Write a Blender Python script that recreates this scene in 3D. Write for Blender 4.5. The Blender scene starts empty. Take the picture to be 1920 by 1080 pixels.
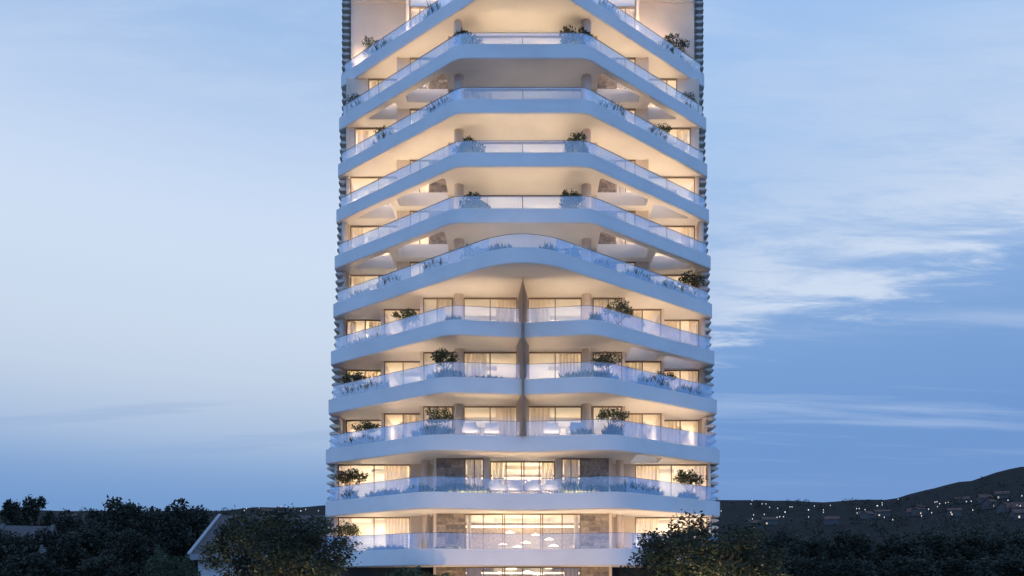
import bpy, bmesh, math, random
import numpy as np
from mathutils import Vector, Matrix
from mathutils.geometry import tessellate_polygon

sc = bpy.context.scene
COL = sc.collection
R = math.radians
# ------------------------------------------------------------------ camera
# Level camera with a rising lens shift.  One photo pixel (1920 wide) at depth D is D / F metres.
F, YH, CX, ZC = 1500.0, 1100.0, 980.0, 1.8
cam_d = bpy.data.cameras.new('camera')
cam = bpy.data.objects.new('camera', cam_d); COL.objects.link(cam)
cam.location = (0, 0, ZC); cam.rotation_euler = (R(90), 0, 0)
cam_d.sensor_width = 36; cam_d.lens = F / 1920 * 36
cam_d.shift_x = -(CX - 960) / 1920; cam_d.shift_y = (YH - 540) / 1920
cam_d.clip_start = 0.1; cam_d.clip_end = 9000
sc.camera = cam
sc.render.resolution_x, sc.render.resolution_y = 1024, 576
sc.view_settings.view_transform = 'Standard'; sc.view_settings.look = 'None'
sc.view_settings.gamma = 1; sc.view_settings.exposure = 0
sc.cycles.use_denoising = True
sc.cycles.max_bounces = 7; sc.cycles.diffuse_bounces = 4; sc.cycles.transparent_max_bounces = 24
sc.cycles.sample_clamp_indirect = 0.0
sc.cycles.use_light_tree = True

# ------------------------------------------------------------------ dusk sky (world)
def lin(c): return tuple(((v / 255) / 12.92 if v / 255 <= .04045 else ((v / 255 + .055) / 1.055) ** 2.4) for v in c) + (1,)
W = bpy.data.worlds.new('World'); sc.world = W; W.use_nodes = True
nt = W.node_tree; nt.nodes.clear()
def N(t, **k):
    n = nt.nodes.new(t)
    for a, b in k.items(): setattr(n, a, b)
    return n
def L(a, b): nt.links.new(a, b)
def math_(op, a, b=None, c=None, clamp=False):
    n = N('ShaderNodeMath', operation=op, use_clamp=clamp)
    for i, v in enumerate((a, b, c)):
        if v is None: continue
        if isinstance(v, (int, float)): n.inputs[i].default_value = v
        else: L(v, n.inputs[i])
    return n.outputs[0]
def ramp(fac, stops, interp='B_SPLINE'):
    n = N('ShaderNodeValToRGB'); cr = n.color_ramp; cr.interpolation = interp
    while len(cr.elements) < len(stops): cr.elements.new(0.5)
    for e, (p, c) in zip(cr.elements, stops): e.position = p; e.color = lin(c)
    L(fac, n.inputs[0]); return n.outputs[0]
def smooth(v, a, b):
    n = N('ShaderNodeMapRange', interpolation_type='SMOOTHSTEP'); L(v, n.inputs[0])
    n.inputs[1].default_value = a; n.inputs[2].default_value = b; return n.outputs[0]
def mixc(f, a, b):
    n = N('ShaderNodeMix', data_type='RGBA')
    (L(f, n.inputs[0]) if not isinstance(f, (int, float)) else setattr(n.inputs[0], 'default_value', f))
    for i, v in ((6, a), (7, b)):
        if isinstance(v, tuple): n.inputs[i].default_value = v
        else: L(v, n.inputs[i])
    return n.outputs[2]
tc = N('ShaderNodeTexCoord'); sep = N('ShaderNodeSeparateXYZ'); L(tc.outputs['Generated'], sep.inputs[0])
dx, dy, dz = sep.outputs
el = math_('MAXIMUM', dz, 0.0)
hz = math_('SQRT', math_('ADD', math_('MULTIPLY', dx, dx), math_('MULTIPLY', dy, dy)))
az = math_('DIVIDE', dx, math_('MAXIMUM', hz, .001))            # sine of the azimuth
left = ramp(el, [(0, (112, 150, 202)), (.085, (116, 155, 207)), (.125, (126, 162, 210)), (.17, (166, 190, 222)), (.24, (199, 213, 232)),
                 (.32, (204, 220, 240)), (.40, (208, 224, 246)), (.48, (186, 208, 240)), (.56, (158, 190, 230)), (.75, (146, 186, 240)), (1, (140, 184, 245))])
right = ramp(el, [(0, (118, 152, 204)), (.09, (116, 153, 207)), (.17, (110, 151, 208)), (.26, (122, 161, 213)), (.33, (134, 171, 220)),
                  (.42, (150, 187, 233)), (.50, (164, 197, 238)), (.58, (158, 193, 238)), (.75, (146, 186, 240)), (1, (140, 184, 245))])
base = mixc(smooth(az, -.12, .22), left, right)
# cloud sheets: noise on the plane of the cloud layer, streaked towards the right
comb = N('ShaderNodeCombineXYZ')
den = math_('ADD', el, .10)
L(math_('DIVIDE', dx, den), comb.inputs[0]); L(math_('DIVIDE', dy, den), comb.inputs[1])
mp = N('ShaderNodeMapping'); L(comb.outputs[0], mp.inputs[0]); mp.inputs['Rotation'].default_value = (0, 0, R(-24)); mp.inputs['Scale'].default_value = (1.1, 3.4, 1)
nz = N('ShaderNodeTexNoise'); nz.inputs['Scale'].default_value = 2.1; nz.inputs['Detail'].default_value = 9; nz.inputs['Roughness'].default_value = .66; nz.inputs['Distortion'].default_value = .35
L(mp.outputs[0], nz.inputs['Vector'])
n1 = nz.outputs[0]
mp2 = N('ShaderNodeMapping'); L(comb.outputs[0], mp2.inputs[0]); mp2.inputs['Rotation'].default_value = (0, 0, R(-8)); mp2.inputs['Scale'].default_value = (.35, 2.2, 1); mp2.inputs['Location'].default_value = (3.1, 1.7, 0)
nz2 = N('ShaderNodeTexNoise'); nz2.inputs['Scale'].default_value = 1.5; nz2.inputs['Detail'].default_value = 7; nz2.inputs['Roughness'].default_value = .6
L(mp2.outputs[0], nz2.inputs['Vector'])
n2 = nz2.outputs[0]
# the bright sheet: its lower rim climbs to the right
rim = math_('SUBTRACT', el, math_('MULTIPLY_ADD', az, .20, .232))
rimw = math_('ADD', rim, math_('MULTIPLY_ADD', n1, .20, -.10))
sheet = math_('MULTIPLY', smooth(rimw, -.02, .035), math_('SUBTRACT', 1.0, smooth(rimw, .03, .27)))
sheet = math_('MULTIPLY', sheet, smooth(az, .05, .3))
sheet = math_('MULTIPLY', sheet, math_('MULTIPLY_ADD', smooth(n1, .36, .62), .68, .32))
c1 = mixc(math_('MULTIPLY', sheet, .86), base, lin((216, 228, 245)))
wisp = math_('MULTIPLY', smooth(n2, .50, .72), math_('MULTIPLY', smooth(el, .10, .17), smooth(az, .02, .2)))
c2 = mixc(math_('MULTIPLY', wisp, .40), c1, lin((190, 209, 238)))
dark = math_('MULTIPLY', smooth(n2, .54, .66), math_('MULTIPLY', smooth(el, .12, .16), math_('SUBTRACT', 1.0, smooth(el, .19, .25))))
dark = math_('MULTIPLY', dark, math_('SUBTRACT', 1.0, smooth(az, -.1, .02)))
c3 = mixc(math_('MULTIPLY', dark, .28), c2, lin((140, 170, 212)))
up = math_('MULTIPLY', smooth(n1, .4, .7), math_('MULTIPLY', smooth(el, .42, .5), smooth(dy, .3, .7)))
c3 = mixc(math_('MULTIPLY', up, .3), c3, lin((205, 220, 244)))
# away from the afterglow (behind the camera) the sky is a deeper blue
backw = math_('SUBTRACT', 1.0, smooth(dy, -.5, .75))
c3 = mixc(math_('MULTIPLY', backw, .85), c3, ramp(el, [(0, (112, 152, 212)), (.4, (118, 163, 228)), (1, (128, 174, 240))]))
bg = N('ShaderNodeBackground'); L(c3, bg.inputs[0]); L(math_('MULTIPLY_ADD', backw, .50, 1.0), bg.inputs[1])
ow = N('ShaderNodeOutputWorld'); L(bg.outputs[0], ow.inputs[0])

# the last glow of the sky behind the camera, very soft
sun_d = bpy.data.lights.new('sun', 'SUN'); sun = bpy.data.objects.new('sun', sun_d); COL.objects.link(sun)
sun_d.energy = 0.12; sun_d.angle = R(60); sun_d.color = (.42, .66, 1.0)
sun.rotation_euler = (R(52), 0, R(-14))

# ------------------------------------------------------------------ materials
MATS = {}
def mat(name, color, rough=.6, spec=.4, var=.0, vscale=1.0, bump=0.0, bscale=20, emit=None, estr=0, metallic=0):
    m = bpy.data.materials.new(name); m.use_nodes = True; t = m.node_tree; b = t.nodes['Principled BSDF']
    b.inputs['Base Color'].default_value = (*color, 1); b.inputs['Roughness'].default_value = rough
    b.inputs['Specular IOR Level'].default_value = spec; b.inputs['Metallic'].default_value = metallic
    co = t.nodes.new('ShaderNodeTexCoord')
    if var:
        n = t.nodes.new('ShaderNodeTexNoise'); n.inputs['Scale'].default_value = vscale; n.inputs['Detail'].default_value = 6
        t.links.new(co.outputs['Object'], n.inputs['Vector'])
        r = t.nodes.new('ShaderNodeMapRange'); r.inputs[1].default_value = .3; r.inputs[2].default_value = .7
        r.inputs[3].default_value = 1 - var; r.inputs[4].default_value = 1 + var * .6; t.links.new(n.outputs[0], r.inputs[0])
        x = t.nodes.new('ShaderNodeVectorMath'); x.operation = 'SCALE'; x.inputs[0].default_value = color
        t.links.new(r.outputs[0], x.inputs['Scale']); t.links.new(x.outputs[0], b.inputs['Base Color'])
    if bump:
        n = t.nodes.new('ShaderNodeTexNoise'); n.inputs['Scale'].default_value = bscale; n.inputs['Detail'].default_value = 5
        t.links.new(co.outputs['Object'], n.inputs['Vector'])
        bp = t.nodes.new('ShaderNodeBump'); bp.inputs['Strength'].default_value = bump; bp.inputs['Distance'].default_value = .02
        t.links.new(n.outputs[0], bp.inputs['Height']); t.links.new(bp.outputs[0], b.inputs['Normal'])
    if emit:
        b.inputs['Emission Color'].default_value = (*emit, 1); b.inputs['Emission Strength'].default_value = estr
    MATS[name] = m; return m
def glass(name, refl, tint, rim):
    """Clear sheet: passes light straight through, mirrors the sky by its coating plus the usual grazing rise."""
    m = bpy.data.materials.new(name); m.use_nodes = True; t = m.node_tree; t.nodes.clear()
    o = t.nodes.new('ShaderNodeOutputMaterial'); mx = t.nodes.new('ShaderNodeMixShader')
    tr = t.nodes.new('ShaderNodeBsdfTransparent'); tr.inputs[0].default_value = (*tint, 1)
    gl = t.nodes.new('ShaderNodeBsdfGlossy'); gl.inputs['Roughness'].default_value = 0.0; gl.inputs[0].default_value = (.86, .93, 1, 1)
    lw = t.nodes.new('ShaderNodeLayerWeight'); lw.inputs[0].default_value = .35
    mr = t.nodes.new('ShaderNodeMapRange'); mr.inputs[3].default_value = refl; mr.inputs[4].default_value = rim
    t.links.new(lw.outputs['Fresnel'], mr.inputs[0]); t.links.new(mr.outputs[0], mx.inputs[0])
    t.links.new(tr.outputs[0], mx.inputs[1]); t.links.new(gl.outputs[0], mx.inputs[2]); t.links.new(mx.outputs[0], o.inputs[0])
    MATS[name] = m; return m
mat('render_white', (.80, .785, .76), .62, .3, var=.07, vscale=.45, bump=.06, bscale=9)
mat('wall_plaster', (.72, .63, .53), .75, .2, var=.06, vscale=.9, bump=.08, bscale=14)
mat('room_white', (.78, .74, .68), .8, .1, var=.04, vscale=1.2)
mat('room_oak', (.46, .37, .27), .7, .2, var=.15, vscale=2.0)
mat('floor_stone', (.62, .58, .52), .6, .3, var=.08, vscale=2)
mat('frame_bronze', (.20, .145, .10), .4, .5, var=.1, vscale=3)
mat('rail_metal', (.12, .13, .15), .35, .5)
mat('fin_white', (.62, .56, .50), .5, .4, var=.06, vscale=2)
mat('blade_bronze', (.28, .20, .145), .42, .5, var=.12, vscale=1.5)
mat('column_paint', (.64, .55, .46), .7, .2, var=.05, vscale=2)
mat('stone', (.34, .29, .245), .85, .2, var=.35, vscale=5, bump=.5, bscale=16)
mat('stone_dark', (.25, .22, .20), .85, .2, var=.35, vscale=5, bump=.5, bscale=16)
mat('stone_light', (.42, .36, .30), .85, .2, var=.3, vscale=6, bump=.5, bscale=16)
mat('curtain', (.86, .80, .72), .9, .05, var=.04, vscale=3)
_t = MATS['curtain'].node_tree; _tr = _t.nodes.new('ShaderNodeBsdfTranslucent'); _tr.inputs[0].default_value = (.86, .79, .70, 1); _mx = _t.nodes.new('ShaderNodeMixShader'); _mx.inputs[0].default_value = .55
_t.links.new(_t.nodes['Principled BSDF'].outputs[0], _mx.inputs[1]); _t.links.new(_tr.outputs[0], _mx.inputs[2]); _t.links.new(_mx.outputs[0], _t.nodes['Material Output'].inputs[0])
mat('dark_facade', (.07, .075, .085), .5, .4, var=.2, vscale=1)
mat('cushion', (.45, .47, .52), .8, .2, var=.1, vscale=6)
mat('bark', (.09, .065, .045), .9, .1, var=.3, vscale=6)
mat('house_wall', (.62, .62, .62), .8, .2, var=.08, vscale=1)
mat('house_trim', (.30, .31, .33), .6, .3)
mat('roof_tile', (.10, .085, .085), .8, .2, var=.25, vscale=3)
mat('far_wall', (.10, .097, .097), .85, .1, var=.15, vscale=.3)
mat('far_roof', (.13, .075, .06), .85, .1, var=.2, vscale=.3)
mat('lamp_pole', (.1, .1, .1), .6, .3)
mat('far_lamp', (.8, .8, .8), .5, .2, emit=(1.0, .88, .72), estr=1.25)
mat('far_window', (.5, .45, .35), .5, .2, emit=(1.0, .72, .40), estr=.8)
mat('pendant_glow', (.9, .85, .75), .5, .2, emit=(1.0, .84, .62), estr=2.4)
mat('cove_glow', (.9, .85, .75), .5, .2, emit=(1.0, .84, .62), estr=1.5)
mat('paving', (.40, .38, .36), .8, .2, var=.15, vscale=.6)
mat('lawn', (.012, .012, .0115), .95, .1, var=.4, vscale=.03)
glass('balustrade_glass', .115, (.97, .985, 1), .75)
glass('window_glass', .03, (.985, .98, .97), .5)
def leafmat(name, c, var):
    m = bpy.data.materials.new(name); m.use_nodes = True; t = m.node_tree; b = t.nodes['Principled BSDF']
    a = t.nodes.new('ShaderNodeAttribute'); a.attribute_name = 'tone'
    r = t.nodes.new('ShaderNodeMapRange'); r.inputs[3].default_value = 1 - var; r.inputs[4].default_value = 1 + var
    x = t.nodes.new('ShaderNodeVectorMath'); x.operation = 'SCALE'; x.inputs[0].default_value = c
    t.links.new(a.outputs['Fac'], r.inputs[0]); t.links.new(r.outputs[0], x.inputs['Scale']); t.links.new(x.outputs[0], b.inputs['Base Color'])
    b.inputs['Roughness'].default_value = .55; b.inputs['Specular IOR Level'].default_value = .25
    tr = t.nodes.new('ShaderNodeBsdfTranslucent'); t.links.new(x.outputs[0], tr.inputs[0])
    mx = t.nodes.new('ShaderNodeMixShader'); mx.inputs[0].default_value = .2
    t.links.new(b.outputs[0], mx.inputs[1]); t.links.new(tr.outputs[0], mx.inputs[2])
    t.links.new(mx.outputs[0], t.nodes['Material Output'].inputs[0])
    MATS[name] = m
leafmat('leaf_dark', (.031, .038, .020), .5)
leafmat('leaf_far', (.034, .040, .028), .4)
leafmat('leaf_shrub', (.060, .075, .035), .55)
leafmat('leaf_grass', (.10, .12, .07), .5)
leafmat('leaf_pale', (.060, .085, .050), .45)

# ------------------------------------------------------------------ helpers
def mesh_obj(name, v, f, m, parent=None, smooth_=None):
    me = bpy.data.meshes.new(name); me.from_pydata(v, [], f); me.update()
    bm = bmesh.new(); bm.from_mesh(me); bmesh.ops.recalc_face_normals(bm, faces=bm.faces); bm.to_mesh(me); bm.free()
    me.materials.append(MATS[m])
    if smooth_: me.shade_smooth(); me.set_sharp_from_angle(angle=R(smooth_))
    return link(name, me, parent)
def link(name, me, parent=None):
    o = bpy.data.objects.new(name, me); COL.objects.link(o)
    if parent: o.parent = parent
    return o
def tag(o, label=None, cat=None, group=None, kind=None):
    for k, v in (('label', label), ('category', cat), ('group', group), ('kind', kind)):
        if v: o[k] = v
    return o
def empty(name, loc=(0, 0, 0), rz=0):
    o = bpy.data.objects.new(name, None); COL.objects.link(o); o.location = loc; o.rotation_euler = (0, 0, rz); o.empty_display_size = .3; return o
class MB:
    def __init__(s): s.v, s.f = [], []
    def box(s, x0, x1, y0, y1, z0, z1):
        n = len(s.v); s.v += [(x, y, z) for z in (z0, z1) for x, y in ((x0, y0), (x1, y0), (x1, y1), (x0, y1))]
        s.f += [tuple(n + i for i in q) for q in ((0, 3, 2, 1), (4, 5, 6, 7), (0, 1, 5, 4), (1, 2, 6, 5), (2, 3, 7, 6), (3, 0, 4, 7))]; return s
    def obox(s, a, b, th, z0, z1, z2=None, z3=None):
        """upright board from a to b (plan points), thickness th."""
        ax, ay = a; bx, by = b; l = math.hypot(bx - ax, by - ay) or 1; nx, ny = -(by - ay) / l * th / 2, (bx - ax) / l * th / 2
        n = len(s.v); s.v += [(ax + nx, ay + ny, z0), (bx + nx, by + ny, z0), (bx - nx, by - ny, z0), (ax - nx, ay - ny, z0),
                              (ax + nx, ay + ny, z1), (bx + nx, by + ny, z1), (bx - nx, by - ny, z1), (ax - nx, ay - ny, z1)]
        s.f += [tuple(n + i for i in q) for q in ((0, 3, 2, 1), (4, 5, 6, 7), (0, 1, 5, 4), (1, 2, 6, 5), (2, 3, 7, 6), (3, 0, 4, 7))]; return s
    def tube(s, p, q, r0, r1, n=8):
        p, q = Vector(p), Vector(q); d = (q - p).normalized(); a = d.orthogonal().normalized(); b = d.cross(a); k = len(s.v)
        for c, r in ((p, r0), (q, r1)):
            for i in range(n): s.v.append(tuple(c + (a * math.cos(2 * math.pi * i / n) + b * math.sin(2 * math.pi * i / n)) * r))
        for i in range(n): s.f.append((k + i, k + (i + 1) % n, k + n + (i + 1) % n, k + n + i))
        s.f += [tuple(k + i for i in reversed(range(n))), tuple(k + n + i for i in range(n))]; return s
    def lathe(s, prof, c=(0, 0, 0), n=16):
        k = len(s.v)
        for r, z in prof:
            for i in range(n): s.v.append((c[0] + r * math.cos(2 * math.pi * i / n), c[1] + r * math.sin(2 * math.pi * i / n), c[2] + z))
        for j in range(len(prof) - 1):
            for i in range(n): s.f.append((k + j * n + i, k + j * n + (i + 1) % n, k + (j + 1) * n + (i + 1) % n, k + (j + 1) * n + i))
        return s
    def build(s, name, m, parent=None, smooth_=None): return mesh_obj(name, s.v, s.f, m, parent, smooth_)
def fillet(pts, rad, closed=False, seg=10):
    out = []; n = len(pts)
    for i in range(n):
        r = rad[i]
        if r <= 0 or (not closed and i in (0, n - 1)): out.append(pts[i]); continue
        p = Vector(pts[i]); a = Vector(pts[i - 1]) - p; b = Vector(pts[(i + 1) % n]) - p; la, lb = a.length, b.length; a /= la; b /= lb
        ang = math.acos(max(-1, min(1, a.dot(b)))); t = r / math.tan(ang / 2); t = min(t, la * .48, lb * .48); p0, p2 = p + a * t, p + b * t
        for k in range(seg + 1):
            u = k / seg; q = p0 * (1 - u) ** 2 * 1.0 + p * (2 * u * (1 - u)) + p2 * u * u
            out.append((q.x, q.y))
    return out
def offset(path, d, closed=False):
    out = []; n = len(path)
    for i in range(n):
        a = Vector(path[i - 1 if (i or closed) else i]); b = Vector(path[(i + 1) % n if (i < n - 1 or closed) else i]); t = (b - a).normalized()
        out.append((path[i][0] - t.y * d, path[i][1] + t.x * d))
    return out
def ordinal(k): return ['ground', 'lowest', 'second lowest', 'third lowest', 'fourth lowest', 'fifth lowest', 'curved middle', 'fifth highest', 'fourth highest', 'third highest', 'second highest', 'topmost'][k]

# ------------------------------------------------------------------ ground and hills
RIDGE = [(-1500, 975), (-600, 962), (0, 957), (200, 958), (420, 958), (475, 952), (560, 950), (610, 947), (800, 944), (1000, 943), (1350, 938), (1420, 937), (1440, 940), (1540, 941),
         (1600, 937), (1670, 936), (1710, 924), (1765, 915), (1790, 905), (1815, 904), (1860, 888), (1912, 876), (1975, 870), (2150, 884), (2500, 905), (3600, 950), (6000, 980)]
RX, RY = [a for a, b in RIDGE], [b for a, b in RIDGE]
DR = 900.0
def terrain(x, y):
    """height of the ground: flat around the tower, a rising slope to a ridge about 900 m away."""
    d = max(y, 1e-3)
    if y <= 140: return 0.0
    px = CX + F * x / d
    rh = ZC + (YH - np.interp(px, RX, RY)) / F * DR
    rh *= 1 + .012 * math.sin(px * .031) * math.sin(px * .013 + 1)
    t = min((d - 140) / (DR - 140), 1.0)
    z = rh * t ** 1.45
    if d > DR: z = rh * (1 - .25 * min((d - DR) / 900, 1))
    return float(z)
gv, gf = [], []
rows = [-400, -100, 0, 30, 60, 90, 120, 140] + [140 + (DR - 140) * (k / 26) for k in range(1, 27)] + [930, 1000, 1150, 1400, 1800, 3000]
cols = [-6, -4, -3, -2.2, -1.7, -1.35, -1.1] + [-.95 + 1.85 * k / 120 for k in range(121)] + [1.0, 1.2, 1.5, 2, 2.6, 3.4, 6]
for y in rows:
    for c in cols:
        x = c * max(y, 250); gv.append((x, y, terrain(x, y) - (.0)))
nc = len(cols)
for j in range(len(rows) - 1):
    for i in range(nc - 1): gf.append((j * nc + i, j * nc + i + 1, (j + 1) * nc + i + 1, (j + 1) * nc + i))
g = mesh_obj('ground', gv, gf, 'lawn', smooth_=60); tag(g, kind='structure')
pv = mesh_obj('forecourt_paving', [(-16, 22, .004), (16, 22, .004), (16, 49, .004), (-16, 49, .004)], [(0, 1, 2, 3)], 'paving'); tag(pv, kind='structure')
def hill_point(px, py):
    """where the ray through photo pixel (px, py) meets the hillside."""
    for d in np.arange(150, DR, 4.0):
        x = (px - CX) / F * d; z = ZC + (YH - py) / F * d
        if terrain(x, d) >= z: return (x, float(d), terrain(x, d))
    d = DR - 20; x = (px - CX) / F * d; return (x, d, terrain(x, d))

# ------------------------------------------------------------------ the tower
XO = 12.85; BACK = 66.0
#        H      thick  s_out  corner px, s,    s_centre  rad_corner rad_centre glass
LV = {1: (2.235, 1.00, 29.3, 796, 32.2, 31.1, 2.2, 11, .92),
      2: (5.52, .98, 28.85, 800, 32.45, 31.3, 2.2, 11, .90),
      3: (8.92, .94, 28.8, 810, 32.1, 31.6, 2.6, 3, .90),
      4: (12.32, .94, 28.4, 829, 32.0, 31.6, 2.4, 3, .90),
      5: (15.72, .92, 28.05, 843, 31.95, 31.5, 2.0, 3, .85),
      6: (19.12, .90, 27.7, None, 0, 0, 0, 0, .80),
      7: (22.52, .88, 27.5, 849, 31.5, 31.55, 1.6, 0, .78),
      8: (25.92, .88, 27.25, 855, 31.42, 31.45, 1.8, 0, .75),
      9: (29.32, .88, 27.0, 858, 31.2, 31.24, 1.4, 0, .75),
      10: (32.72, .88, 26.85, 858, 31.1, 31.14, 1.7, 0, .75),
      11: (36.12, .88, 26.55, 858, 30.6, 30.62, 1.4, 0, .75)}
def front(k):
    H, t, so, cpx, cs, cc, rc, rm, gh = LV[k]; Do = F / so
    if k == 11: return fillet([(-XO, Do), (0, 45.65), (XO, Do)], [0, 4.0, 0], seg=24)
    if k == 6: return fillet([(-XO, Do), (0, 44.0), (XO, Do)], [0, 4.3, 0], seg=24)
    cx, cd = (cpx - CX) / cs, F / cs
    if rm: return fillet([(-XO, Do), (cx, cd), (0, F / cc), (-cx, cd), (XO, Do)], [0, rc, rm if k < 3 else .8, rc, 0], seg=12)
    return fillet([(-XO, Do), (cx, cd), (-cx, cd), (XO, Do)], [0, rc, rc, 0], seg=10)
def zt(k): return ZC + LV[k][0] if k <= 11 else ZC + 36.12 + 3.4 * (k - 11)
def zb(k): return zt(k) - (LV[k][1] if k <= 11 else .88)
tower = empty('apartment_tower', (0, 55, 0))
tag(tower, 'tall white apartment tower with prow-shaped balconies, warmly lit windows and finned sides', 'tower')
OFF = Vector((0, -55, 0))
def tw(o): o.location = OFF; return o          # parts are modelled in world coordinates
def side_d(k, x):                              # depth of the balcony's front edge at |x|
    p = front(k); xs = [a for a, b in p]; ds = [b for a, b in p]; return float(np.interp(x, xs, ds))
def void(k, sgn, xin, xlim, far, margin=.55):
    """stairwell-like opening cut through a balcony slab: straight far side, near side along the edge."""
    xs = []
    x = xin
    while x <= xlim + 1e-6 and side_d(k, -x) + margin < far - .12: xs.append(x); x += .05
    if len(xs) < 10: return None
    x1 = xs[-1]
    pts = [(xin, far), (xin + .0, side_d(k, -xin) + margin), (x1, side_d(k, -x1) + margin), (x1 , far)]
    pts = fillet(pts, [.15, .2, .12, .12], closed=True, seg=5)
    return [(sgn * a, b) for a, b in pts]
VOIDS = {10: [(1, 4.75, 7.6, 52.6), (-1, 4.75, 7.6, 52.6), (1, 8.3, 11, 54.5), (-1, 8.3, 11, 54.5)],
         8: [(1, 4.75, 8.1, 52.6), (-1, 4.75, 8.1, 52.6), (1, 8.6, 11.4, 54.4), (-1, 8.6, 11.4, 54.4)],
         7: [(1, 4.75, 8.1, 52.6), (-1, 4.75, 8.1, 52.6), (1, 8.6, 11.4, 54.4), (-1, 8.6, 11.4, 54.4)],
         5: [(1, 6.7, 8.7, 52.2), (1, 9.15, 11.7, 54.2)],
         3: [(1, 6.9, 8.7, 51.6)]}
def slab(k):
    z0, z1 = zb(k), zt(k); p = front(k)
    ring = fillet(p + [(XO, BACK), (-XO, BACK)], [.35] + [0] * (len(p) - 2) + [.35, 0, 0], closed=True, seg=5)
    inn = offset(ring, .05, True)
    holes = [h for h in (void(k, *a) for a in VOIDS.get(k, [])) if h]
    v, f = [], []
    def loop(pts, z): n = len(v); v.extend((a, b, z) for a, b in pts); return list(range(n, n + len(pts)))
    def wall_(a, b):
        n = len(a)
        for i in range(n): f.append((a[i], a[(i + 1) % n], b[(i + 1) % n], b[i]))
    lt, lb_, li = loop(ring, z1), loop(ring, z0 + .05), loop(inn, z0)
    wall_(lt, lb_); wall_(lb_, li)
    ht = [loop(h, z1) for h in holes]; hb = [loop(h, z0) for h in holes]
    for a, b in zip(ht, hb): wall_(a, b)
    for loops in ([lt] + ht, [li] + hb):
        flat = [i for l in loops for i in l]
        for tri in tessellate_polygon([[Vector(v[i]) for i in l] for l in loops]): f.append(tuple(flat[i] for i in tri))
    return tw(mesh_obj('balcony_slab', v, f, 'render_white', tower, 28))
for k in range(1, 12): slab(k)
tw(MB().box(-7.5, 7.5, 53.4, BACK, zb(12), zt(12)).build('roof_slab', 'render_white', tower))
tw(MB().box(-11.9, 11.9, 53.4, BACK, zb(13), zt(13)).build('roof_slab', 'render_white', tower))

# balustrades: top rail + separate panes
for k in range(1, 12):
    H, gh = LV[k][0], LV[k][8]; p = offset(front(k), .14)
    def cut(a, b):
        u = (12.5 - abs(b[0])) / (abs(a[0]) - abs(b[0])); return (b[0] + (a[0] - b[0]) * u, b[1] + (a[1] - b[1]) * u)
    p[0], p[-1] = cut(p[0], p[1]), cut(p[-1], p[-2])
    cum = [0]
    for a, b in zip(p, p[1:]): cum.append(cum[-1] + math.hypot(b[0] - a[0], b[1] - a[1]))
    def at(s): return (float(np.interp(s, cum, [q[0] for q in p])), float(np.interp(s, cum, [q[1] for q in p])))
    def strip(s0, s1, th, z0, z1, m):
        ss = [s0] + [c for c in cum if s0 + .03 < c < s1 - .03] + [s1]
        c = [at(s) for s in ss]; a, b = offset(c, th / 2), offset(c, -th / 2); n = len(c); v, f = [], []
        for pts in (a, b):
            for z in (z0, z1): v += [(x, y, z) for x, y in pts]
        for i in range(n - 1):
            f += [(i, i + 1, n + i + 1, n + i), (2 * n + i, 3 * n + i, 3 * n + i + 1, 2 * n + i + 1), (n + i, n + i + 1, 3 * n + i + 1, 3 * n + i), (i, 2 * n + i, 2 * n + i + 1, i + 1)]
        f += [(0, n, 3 * n, 2 * n), (n - 1, 3 * n - 1, 4 * n - 1, 2 * n - 1)]
        return v, f
    v, f = strip(0, cum[-1], .03, zt(k) + gh, zt(k) + gh + .022, None)
    rail = tw(mesh_obj('balustrade', v, f, 'rail_metal', tower))
    npan = round(cum[-1] / 2.05); w = cum[-1] / npan
    for i in range(npan):
        v, f = strip(i * w + .012, (i + 1) * w - .012, .018, zt(k) - .04, zt(k) + gh, None)
        mesh_obj('glass_panel', v, f, 'balustrade_glass', rail)

# ---- facades: walls, windows, rooms
CURT = {}
def wall_seg(x0, x1, d, z0, z1, m='wall_plaster', th=.22, name='wall'):
    return tw(MB().box(min(x0, x1), max(x0, x1), d, d + th, z0, z1).build(name, m, tower))
def ret(x, d0, d1, z0, z1, m='wall_plaster'):
    return tw(MB().box(x - .09, x + .09, min(d0, d1), max(d0, d1), z0, z1).build('wall', m, tower))
def window(x0, x1, d, z0, z1, cuts, curtains=(), k=0):
    """floor to ceiling glazing: bronze frame, mullions at cuts, one pane per field; curtains hang behind."""
    x0, x1 = min(x0, x1), max(x0, x1); t = .055; b = MB()
    b.box(x0, x0 + t, d - .03, d + .09, z0, z1); b.box(x1 - t, x1, d - .03, d + .09, z0, z1)
    b.box(x0 + t, x1 - t, d - .028, d + .088, z1 - .08, z1); b.box(x0 + t, x1 - t, d - .028, d + .088, z0, z0 + .06)
    xs = [x0 + t]
    for c in cuts: b.box(c - .03, c + .03, d - .02, d + .08, z0 + .06, z1 - .08); xs += [c - .03, c + .03]
    xs.append(x1 - t)
    w = tw(b.build('window', 'frame_bronze', tower))
    for a, c in zip(xs[::2], xs[1::2]): MB().box(a, c, d + .02, d + .032, z0 + .06, z1 - .08).build('pane', 'window_glass', w)
    for a, c in curtains: curtain(a, c, d + .35, z0 + .02, z1 - .03, k)
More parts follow.
